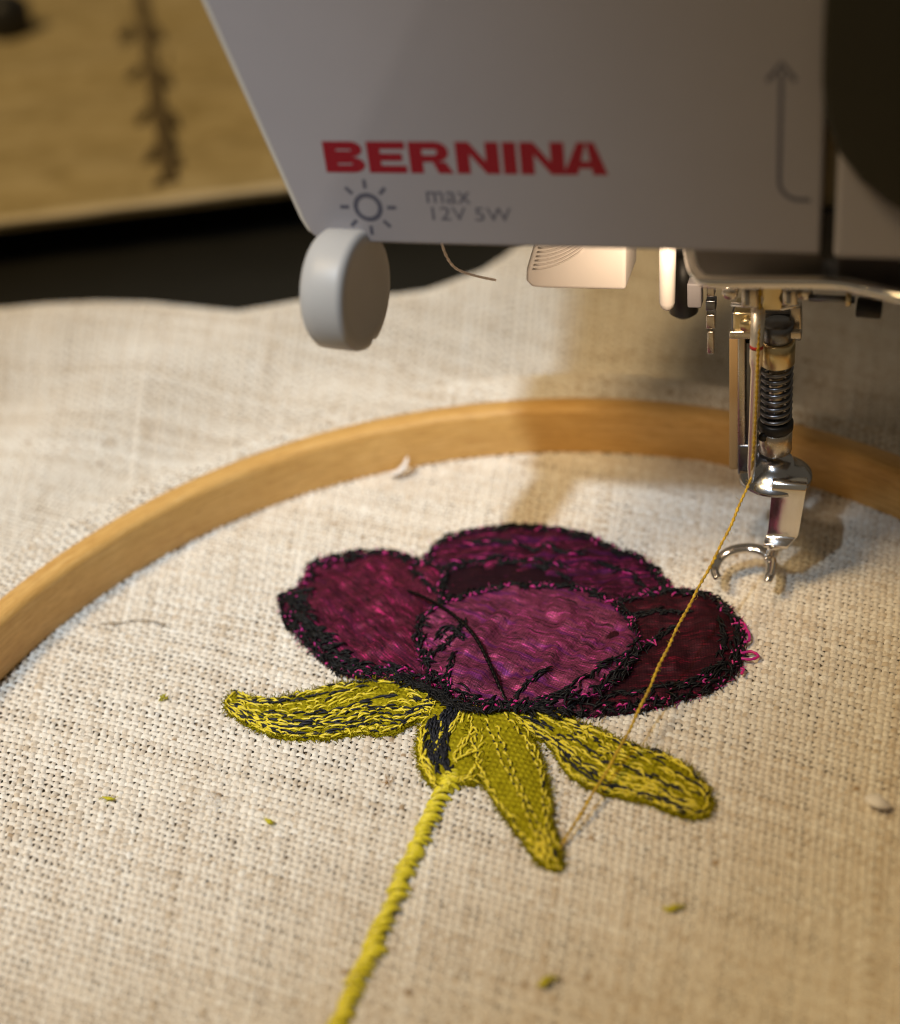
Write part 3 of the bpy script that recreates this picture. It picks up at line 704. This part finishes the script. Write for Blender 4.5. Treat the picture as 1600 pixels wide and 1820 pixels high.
fluff('white_lint', P(375, 1430, .5), 14, .7, 2.4, M_LINT, 'pale fluff loop on the linen left of the stem', .025)

# ------------------------------------------------------------------ sewing machine
mach = thing('sewing_machine', 'grey sewing machine head with red brand lettering above the hooped linen', 'sewing machine')
ZT = 145.0
def mprism(uz, w0, w1, mtl, name, bevel=.6, parent=mach, seg=3):
    b = MB(); b.prism([Mc(u, w0, z) for u, z in uz], WX*(w1-w0)); return b.build(name, mtl, parent, bevel=bevel, seg=seg)
lx = lambda z: -(z-ZB)*.2626
# shell: paler colour paints the lamp-lit bevel at the left and lower edge, face plate standing proud of it
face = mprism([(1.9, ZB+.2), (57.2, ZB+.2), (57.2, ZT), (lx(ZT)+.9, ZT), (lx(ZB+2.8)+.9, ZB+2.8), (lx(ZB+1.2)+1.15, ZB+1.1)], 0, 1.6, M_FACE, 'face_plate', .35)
mprism([(1.6, ZB), (57.0, ZB), (57.0, ZT-1), (lx(ZT)-.1, ZT-1), (lx(ZB+2.6)-.1, ZB+2.6), (lx(ZB+1)+.2, ZB+.9)], .75, 55, plastic_mat('lit_edge_plastic', (.52, .50, .46), .4), 'head_shell', .7)
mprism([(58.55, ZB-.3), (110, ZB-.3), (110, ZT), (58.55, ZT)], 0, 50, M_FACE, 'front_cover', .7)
mprism([(57.25, ZB+4.5), (58.5, ZB+4.5), (58.5, ZT), (57.25, ZT)], 2.2, 3.0, plastic_mat('slot_tan', (.26, .20, .10), .5), 'thread_slot_lining', 0)
mprism([(57.1, ZB-1), (58.7, ZB-1), (58.7, ZB+4.4), (57.1, ZB+4.4)], 1.2, 2.6, M_BLACKM, 'slot_gate', 0)
# dark rounded cover standing in front of the head at the right
w_ = -1.7
dk_px = [(1468, -60), (1462, 60), (1460, 150), (1466, 215), (1490, 275), (1530, 325), (1575, 362), (1640, 400), (1760, 440), (1760, -60)]
b = MB(); b.prism([QM(x, y, w_) for x, y in dk_px], WX*1.65); b.build('dark_side_cover', M_DARKP, mach, bevel=.7, seg=4)

# printing on the face plate
def text_part(body, u0, u1, z0, z1, mtl, name, bold=0.0, italic=0.):
    c = bpy.data.curves.new(name, 'FONT'); c.body = body; c.offset = bold; c.space_character = 1.06
    if italic: c.shear = italic
    o = bpy.data.objects.new(name, c); COL.objects.link(o); bpy.context.view_layer.update()
    me = bpy.data.meshes.new_from_object(o.evaluated_get(bpy.context.evaluated_depsgraph_get())); bpy.data.objects.remove(o)
    co = np.zeros(len(me.vertices)*3); me.vertices.foreach_get('co', co); co = co.reshape(-1, 3)
    mn, mx = co.min(0), co.max(0)
    for v, q in zip(me.vertices, co):
        u = u0+(q[0]-mn[0])/(mx[0]-mn[0])*(u1-u0); z = z0+(q[1]-mn[1])/(mx[1]-mn[1])*(z1-z0)
        v.co = Mc(u, -.02, z)*MM
    me.materials.clear(); me.materials.append(mtl)
    return link(name, me, face)
def brand(u0, u1, z0, z1):
    b = MB(); T, H_ = 1.5, .25
    def quad(*p): b.add([Mc(u0+(x/31.6)*(u1-u0), -.02, z0+y*(z1-z0)) for x, y in p], [tuple(range(len(p)))], False)
    def bowl(x, ya, yb, w, t):
        ym, ry = (ya+yb)/2, (yb-ya)/2; n = 8
        for i in range(n):
            a, c = -pi/2+pi*i/n, -pi/2+pi*(i+1)/n
            quad((x+w*cos(a), ym+ry*sin(a)), (x+w*cos(c), ym+ry*sin(c)), (x+(w-t)*cos(c), ym+(ry-H_)*sin(c)), (x+(w-t)*cos(a), ym+(ry-H_)*sin(a)))
    def rect(x, y, w, h): quad((x, y), (x+w, y), (x+w, y+h), (x, y+h))
    x = 0.0                                            # B
    rect(x, 0, T, 1)
    for ya, yb in ((0, .5), (.5, 1)):
        rect(x+T, ya, 1.7, H_*.8 if ya else H_); rect(x+T, yb-(H_ if ya else H_*.8), 1.7, H_ if ya else H_*.8)
        bowl(x+T+1.7, ya, yb, 1.5 if not ya else 1.35, 1.25)
    x = 5.1                                            # E
    rect(x, 0, T, 1)
    for y, w in ((0, 2.9), (.385, 2.5), (.76, 2.9)): rect(x+T, y, w, .24)
    x = 9.9                                            # R
    rect(x, 0, T, 1); rect(x+T, .36, 1.5, .22); rect(x+T, .76, 1.5, .24); bowl(x+T+1.5, .36, 1, 1.5, 1.3)
    quad((x+2.6, .36), (x+3.2, 0), (x+4.9, 0), (x+4.1, .36))
    for x in (15.2, 22.3):                             # N, N
        rect(x, 0, T, 1); rect(x+3.3, 0, T, 1); quad((x+T, 1), (x+T, .62), (x+3.3, 0), (x+3.3, .38))
    rect(20.4, 0, T, 1)                                # I
    x = 27.2-.1                                        # A
    quad((x-.2, 0), (x+1.35, 0), (x+2.35, 1), (x+1.4, 1)); quad((x+3.0, 0), (x+4.6, 0), (x+3.2, 1), (x+2.35, 1))
    quad((x+1.35+.22, .2), (x+2.87, .2), (x+2.71, .42), (x+1.35+.42, .42))
    return b.build('brand_lettering', M_RED, face)
brand(4.0, 35.4, ZB+8.7, ZB+12.3)
text_part('max', 15.2, 20.2, ZB+5.2, ZB+6.6, M_INK, 'lamp_lettering', .0)
text_part('12V 5W', 15.6, 24.6, ZB+3.2, ZB+4.8, M_INK, 'lamp_lettering', .0)
b = MB()
def facept(u, z): return Mc(u, -.02, z)
def ribbon(b, pts, w):
    vs = []; n = len(pts)
    for i in range(n):
        a, c = Vector(pts[max(i-1, 0)]), Vector(pts[min(i+1, n-1)]); d = (c-a).normalized(); nn = Vector((-d.y, d.x))*w/2; p = Vector(pts[i])
        vs += [facept(*(p+nn)), facept(*(p-nn))]
    b.add(vs, [(2*i, 2*i+1, 2*i+3, 2*i+2) for i in range(n-1)], False)
sc = Vector((8.2, ZB+4.6)); R1 = 1.45
ribbon(b, [sc+Vector((cos(a*pi/16), sin(a*pi/16)))*R1 for a in range(33)], .55)
for k in range(8):
    d = Vector((cos(k*pi/4), sin(k*pi/4))); ribbon(b, [sc+d*2.25, sc+d*2.6, sc+d*3.3], .42)
b.build('lamp_symbol', M_INK, face)
b = MB()
ar = [Vector((56.1, ZB+6.2)), Vector((55.2, ZB+6.25))] + [Vector((55.0, ZB+8.3))+Vector((cos(a), sin(a)))*2.05 for a in [radians(268-k*11) for k in range(9)]] + [Vector((52.95, ZB+12)), Vector((52.95, ZB+19.5))]
ribbon(b, ar, .42); ribbon(b, [Vector((51.6, ZB+18.6)), Vector((52.95, ZB+20.4)), Vector((54.3, ZB+18.6))], .5)
b.build('threading_arrow', M_INK, face)

# round knob at the lower left
kw = -2.0
ku, kz = Q(610, 514, kw); KC = Mc(ku, kw, kz)
prof = [(0, -2.5), (5.2, -2.5), (6.4, -2.2), (6.85, -1.6), (6.9, -.3), (6.9, 2.3), (6.75, 2.8), (6.2, 3.05), (5.2, 3.1), (5.0, 3.0), (1.5, 2.9), (0, 2.9)]
b = MB(); segs = 72; axk = (UX*cos(.10)+WX*-sin(.10)); a0 = Vector((0, 0, 1)); b0v = axk.cross(a0)
vs = []; fs = []
for r, h in prof:
    for k in range(segs):
        th = 2*pi*k/segs; d = abs((th-pi+pi) % (2*pi)-pi); notch = .55*exp(-((th-pi)/.07)**2)
        vs.append(KC+axk*h+(a0*cos(th)+b0v*sin(th))*(max(r, .001)-(notch if r > 4 else 0)))
fs = [(i*segs+k, i*segs+(k+1) % segs, (i+1)*segs+(k+1) % segs, (i+1)*segs+k) for i in range(len(prof)-1) for k in range(segs)]
b.add(vs, fs); b.build('round_knob', M_KNOB, mach)
b = MB(); b.tube([KC+axk*1+ez*2, KC+axk*1+WX*4+ez*5, KC+axk*1+WX*9+ez*6], 1.6, 12); b.build('knob_shaft', M_GUN, mach)

# white lever under the head, ribbed at its left end
w_ = 22
pix = [(948, 436), (935, 480), (934, 500), (945, 511), (965, 513), (1060, 515), (1112, 516), (1113, 420), (960, 420)]
b = MB(); b.prism([QM(x, y, w_) for x, y in pix], WX*8); lev = b.build('white_lever', M_WHITE, mach, bevel=.5, seg=3)
for k in range(6):
    b = MB(); pa = [QM(948+t*10+k*2, 478-k*7.5-t*t*.45, w_-.03) for t in range(10)]
    b.tube(pa, .13, 5); b.build('grip_rib', mat('rib_shade', (.66, .60, .56), .5) if k == 0 else bpy.data.materials['rib_shade'], lev)
# white pin lever
w_ = 20
b = MB(); c0, c1 = QM(1187, 425, w_), QM(1186, 536, w_); ax_ = (c1-c0)
b.tube([c0, c0.lerp(c1, .5), c1, c1+ez*-.7, c1+ez*-1.15], [1.05, 1.05, 1.0, .8, .35], 14); b.build('white_pin_lever', M_WHITE, mach)
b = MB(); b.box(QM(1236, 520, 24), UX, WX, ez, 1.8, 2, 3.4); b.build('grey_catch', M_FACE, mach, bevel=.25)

# chrome guard plate under the head
zg = 50.5
def PG(x, y): return P(x, y, zg)
gl = [PG(1262, 497), PG(1360, 497), PG(1480, 499), PG(1540, 510), PG(1600, 524), PG(1700, 548)]
back = [PG(1700, 400), PG(1226, 400)]
lf_ = [PG(1226, 440), PG(1232, 470), PG(1243, 487)]
b = MB(); b.prism(smoothpath(lf_+gl, 3)+back, (0, 0, -.5)); b.build('guard_plate', metal_mat('dark_polished', (.28, .27, .27), .16), mach, bevel=.12)
b = MB(); gp = smoothpath([p for p in [PG(1228, 436)]+lf_+gl], 6); b.tube([p-ez*.25 for p in gp], .72, 14, squash=1.0); b.build('guard_rim', metal_mat('bright_chrome', (.95, .92, .88), .2), mach)
b = MB(); c_ = QM(1215, 535, 30); b.lathe(c_-ez*2.2, (0, 0, 1), [(0, 0), (1.0, 0), (1.9, .7), (2.1, 4), (1.8, 9), (0, 9)], 24); b.build('dark_post', M_BLACKM, mach)

# thread guide and needle clamp
w_ = 14.0
def qbox(x0, y0, x1, y1, w, dep, mtl, name, bevel=.15, parent=mach):
    b = MB(); b.prism([QM(x0, y0, w), QM(x1, y0, w), QM(x1, y1, w), QM(x0, y1, w)], WX*dep); return b.build(name, mtl, parent, bevel=bevel)
nb = MB(); nb.prism([QM(x, y, 14.5) for x, y in [(1351, 500), (1356, 512), (1352, 522), (1357, 533), (1353, 545), (1358, 552), (1387, 552), (1391, 540), (1385, 530), (1391, 518), (1388, 500)]], WX*3); clamp = nb.build('needle_clamp', M_BRASS, mach, bevel=.15)
qbox(1318, 512, 1347, 548, 13.2, 2, M_STEEL, 'thread_guide', .3)
qbox(1324, 518, 1332, 543, 12.9, .4, M_GUN, 'guide_slot', .05)
qbox(1391, 514, 1417, 545, 13.6, 2, M_STEEL, 'clamp_jaw', .3)
qbox(1398, 520, 1406, 540, 13.3, .4, M_GUN, 'jaw_slot', .05)
for px in (1297, 1430):
    b = MB(); b.lathe(QM(px, 523, 15), WX, [(0, 0), (.75, 0), (.95, .25), (.95, 1.6), (0, 1.7)], 20); b.build('round_tab', M_STEEL, mach)
b = MB(); b.tube([QM(1300, 540, 16), QM(1390, 548, 16), QM(1420, 541, 16)], .3, 8); b.build('guide_wire', M_CHROME, mach)
b = MB(); b.tube([QM(1438, 529, 15), QM(1520, 533, 15)], .42, 12); b.build('clamp_rod', M_GUN, mach)
b = MB(); ka, kb_ = QM(1522, 545, 15), QM(1568, 549, 15); b.tube([ka, ka.lerp(kb_, .05), ka.lerp(kb_, .95), kb_], [.9, 1.2, 1.2, .9], 10); b.build('clamp_screw', M_BLACKM, mach)
b = MB(); b.lathe(QM(1510, 532, 15), UX, [(0, -.4), (.8, -.4), (.8, .2), (0, .2)], 16); b.build('screw_washer', M_BRASS, mach)
qbox(1303, 556, 1345, 600, 17, 4, M_BRASS, 'bar_block', .3)
qbox(1296, 600, 1312, 835, 19, 2.2, mat('tan_bar', (.42, .28, .13), .5), 'presser_bar_edge', .2)
qbox(1311, 598, 1325, 826, 18.4, 3, M_STEEL, 'presser_bar', .2)
qbox(1326, 610, 1337, 790, 18.8, 2, M_GUN, 'bar_groove', .1)
for y0, y1, wd in ((508, 528, 7), (535, 553, 9), (560, 585, 8), (590, 630, 6)): qbox(1263-wd, y0, 1263+wd, y1, 24, 1.4, M_STEEL if y0 != 535 else M_GUN, 'threader_link', .15)
qbox(1300, 556, 1424, 606, 21, 2.0, M_GUN, 'back_bracket', .2)
qbox(1404, 546, 1424, 598, 18, 1.6, M_STEEL, 'side_bracket', .2)
qbox(1338, 604, 1350, 800, 20.5, 1.5, M_STEEL, 'guide_rod', .2)
qbox(1311, 792, 1350, 846, 18.2, 3.0, M_GUN, 'foot_clamp', .35)
qbox(1296, 590, 1424, 603, 16.6, .8, M_STEEL, 'cross_plate', .15)
b = MB(); b.lathe(QM(1329, 577, 16.6), WX, [(0, -.5), (.8, -.5), (.95, -.3), (.95, .4), (0, .4)], 20); b.build('bracket_screw', M_BRASS, mach)
# needle
nt, ne_ = QM(1348, 545, 15), QM(1334, 872, 15)
b = MB(); b.tube([nt, nt.lerp(ne_, .28), nt.lerp(ne_, .32), nt.lerp(ne_, .86), nt.lerp(ne_, .95), ne_], [.85, .82, .60, .52, .30, .05], 14); b.build('needle', metal_mat('needle_satin', (.92, .86, .76), .38), mach)
b = MB(); rp = nt.lerp(ne_, .19); dn = (ne_-nt).normalized(); b.tube([rp, rp+dn*.5], .83, 14); b.build('red_mark', mat('red_mark', (.42, .01, .01), .5), mach)

# embroidery foot with its spring
W2 = 17.5
def cyl(px, y0, y1, wpx, mtl, name, parent, w=W2, prof=None, sc=None):
    a, c = QM(px, y0, w), QM(px, y1, w); a = Vector((c.x, c.y, a.z)); d = a-c; r = sc
    b = MB(); h = d.z
    b.lathe(c, (0, 0, 1), [(0, 0), (r*.9, 0), (r, .2), (r, h-.2), (r*.9, h), (0, h)], 28); return b.build(name, mtl, parent), c, h
foot = thing('x', '', '')
bpy.data.objects.remove(foot)
fb_ = MB(); base_c = QM(1377, 836, W2)
FX = base_c.x; FY = base_c.y
def zpx(py, px=1378): return Q(px, py, W2)[1]
def lathe_at(z0, z1, r, mtl, name, parent, r2=None, seg=30, bev=.2):
    b = MB(); r2 = r if r2 is None else r2
    b.lathe((FX, FY, z0), (0, 0, 1), [(0, 0), (max(r-bev, .01), 0), (r, bev), (r2, z1-z0-bev), (max(r2-bev, .01), z1-z0), (0, z1-z0)], seg); return b.build(name, mtl, parent)
ft = lathe_at(zpx(645), zpx(603), 2.15, M_BRASS, 'embroidery_foot', mach)
lathe_at(zpx(603), zpx(572), 1.9, M_GUN, 'foot_socket', ft)
lathe_at(zpx(760), zpx(640), .95, M_STEEL, 'foot_rod', ft)
b = MB(); z1, z0 = zpx(652), zpx(748); turns = 8
b.tube([Vector((FX+1.75*cos(t), FY+1.75*sin(t), z0+(z1-z0)*t/(2*pi*turns))) for t in np.arange(0, 2*pi*turns, .35)], .30, 8); b.build('spring', M_GUN, ft)
lathe_at(zpx(762), zpx(746), 2.2, M_BLACKM, 'washer', ft)
lathe_at(zpx(800), zpx(762), 2.1, M_STEEL, 'lower_collar', ft)
b = MB(); b.lathe(QM(1356, 778, W2-1.75), WX, [(0, -.1), (.55, -.1), (.55, .3), (0, .3)], 14); b.build('collar_hole', M_BLACKM, ft)
# flange
zf0 = zpx(852)
b = MB(); b.lathe((FX+.2, FY+.2, zf0), (0, 0, 1), [(0, 0), (4.2, 0), (4.7, .3), (4.6, .75), (3.6, 1.3), (2.4, 2.4), (2.1, 3.2), (0, 3.2)], 36); b.build('flange', metal_mat('flange_steel', (.42, .43, .46), .2), ft)
# bent shank and open ring toe
ZR = 4.2
top = QM(1405, 852, W2-3.2); sw = 4.5
side = UX
s0 = QM(1403, 850, W2-1.5); s1 = QM(1404, 858, W2-3.0); s2 = QM(1402, 874, W2-3.6)
s3 = QM(1392, 945, W2-3.4); s4 = QM(1386, 958, W2-3.8); s5 = QM(1378, 972, W2-5.2)
pathc = smoothpath([s0, s1, s2, s2.lerp(s3, .5), s3, s4, s5], 5)
b = MB(); vs = []; n = len(pathc)
for i, p in enumerate(pathc):
    t = (pathc[min(i+1, n-1)]-pathc[max(i-1, 0)]).normalized(); nn = t.cross(side).normalized(); tt = i/(n-1)
    hwid = (sw*.5)*(1-.18*tt) if tt < .8 else (sw*.5)*(.85-.9*(tt-.8))
    for a, c in ((-1, -1), (1, -1), (1, 1), (-1, 1)): vs.append(p+side*(hwid*a)+nn*(.30*c))
fs = [(i*4+k, i*4+(k+1) % 4, (i+1)*4+(k+1) % 4, (i+1)*4+k) for i in range(n-1) for k in range(4)]+[(0, 1, 2, 3), (4*n-1, 4*n-2, 4*n-3, 4*n-4)]
b.add(vs, fs, False); b.build('foot_shank', M_CHROME, ft, bevel=.12)
ringpix = [(1276, 1028), (1270, 1012), (1279, 993), (1300, 979), (1328, 974), (1352, 978), (1368, 990), (1372, 1006), (1368, 1024), (1364, 1034)]
rp = smoothpath([P(x, y, ZR+(.5 if i in (3, 4, 5) else 0)-(.3 if i in (0, 9) else 0)) for i, (x, y) in enumerate(ringpix)], 6)
b = MB(); b.tube(rp, [.55+.25*sin(pi*i/(len(rp)-1)) for i in range(len(rp))], 12, squash=.6); b.build('open_toe', M_CHROME, ft)
b = MB(); b.tube(smoothpath([s5+ez*.1, P(1372, 985, ZR+.6), P(1366, 1000, ZR)], 5), [1.1, 1.15, .95]*3+[.8, .7][:2] if False else .85, 12, squash=.5); b.build('toe_bridge', M_CHROME, ft)
# hanging fibre under the head
b = MB(); b.tube(smoothpath([QM(785, 432, 12), QM(795, 458, 12), QM(812, 478, 12.5), QM(845, 490, 13), QM(882, 498, 13)], 8), .16, 6, twist=4, lobe=.2)
tag(b.build('pale_thread', mat('pale_pink_thread', (.92, .80, .74), .7)), 'loose pale thread hanging from the underside of the machine head', 'thread')

# machine lamp under the head, left of the needle
lamp('machine_lamp', 'SPOT', Mc(40, 7, 53.5), Mc(28, 42, 2), .031, (1.0, .76, .52), spot_size=radians(120), spot_blend=.8, shadow_soft_size=.0025)
bpy.context.view_layer.update()
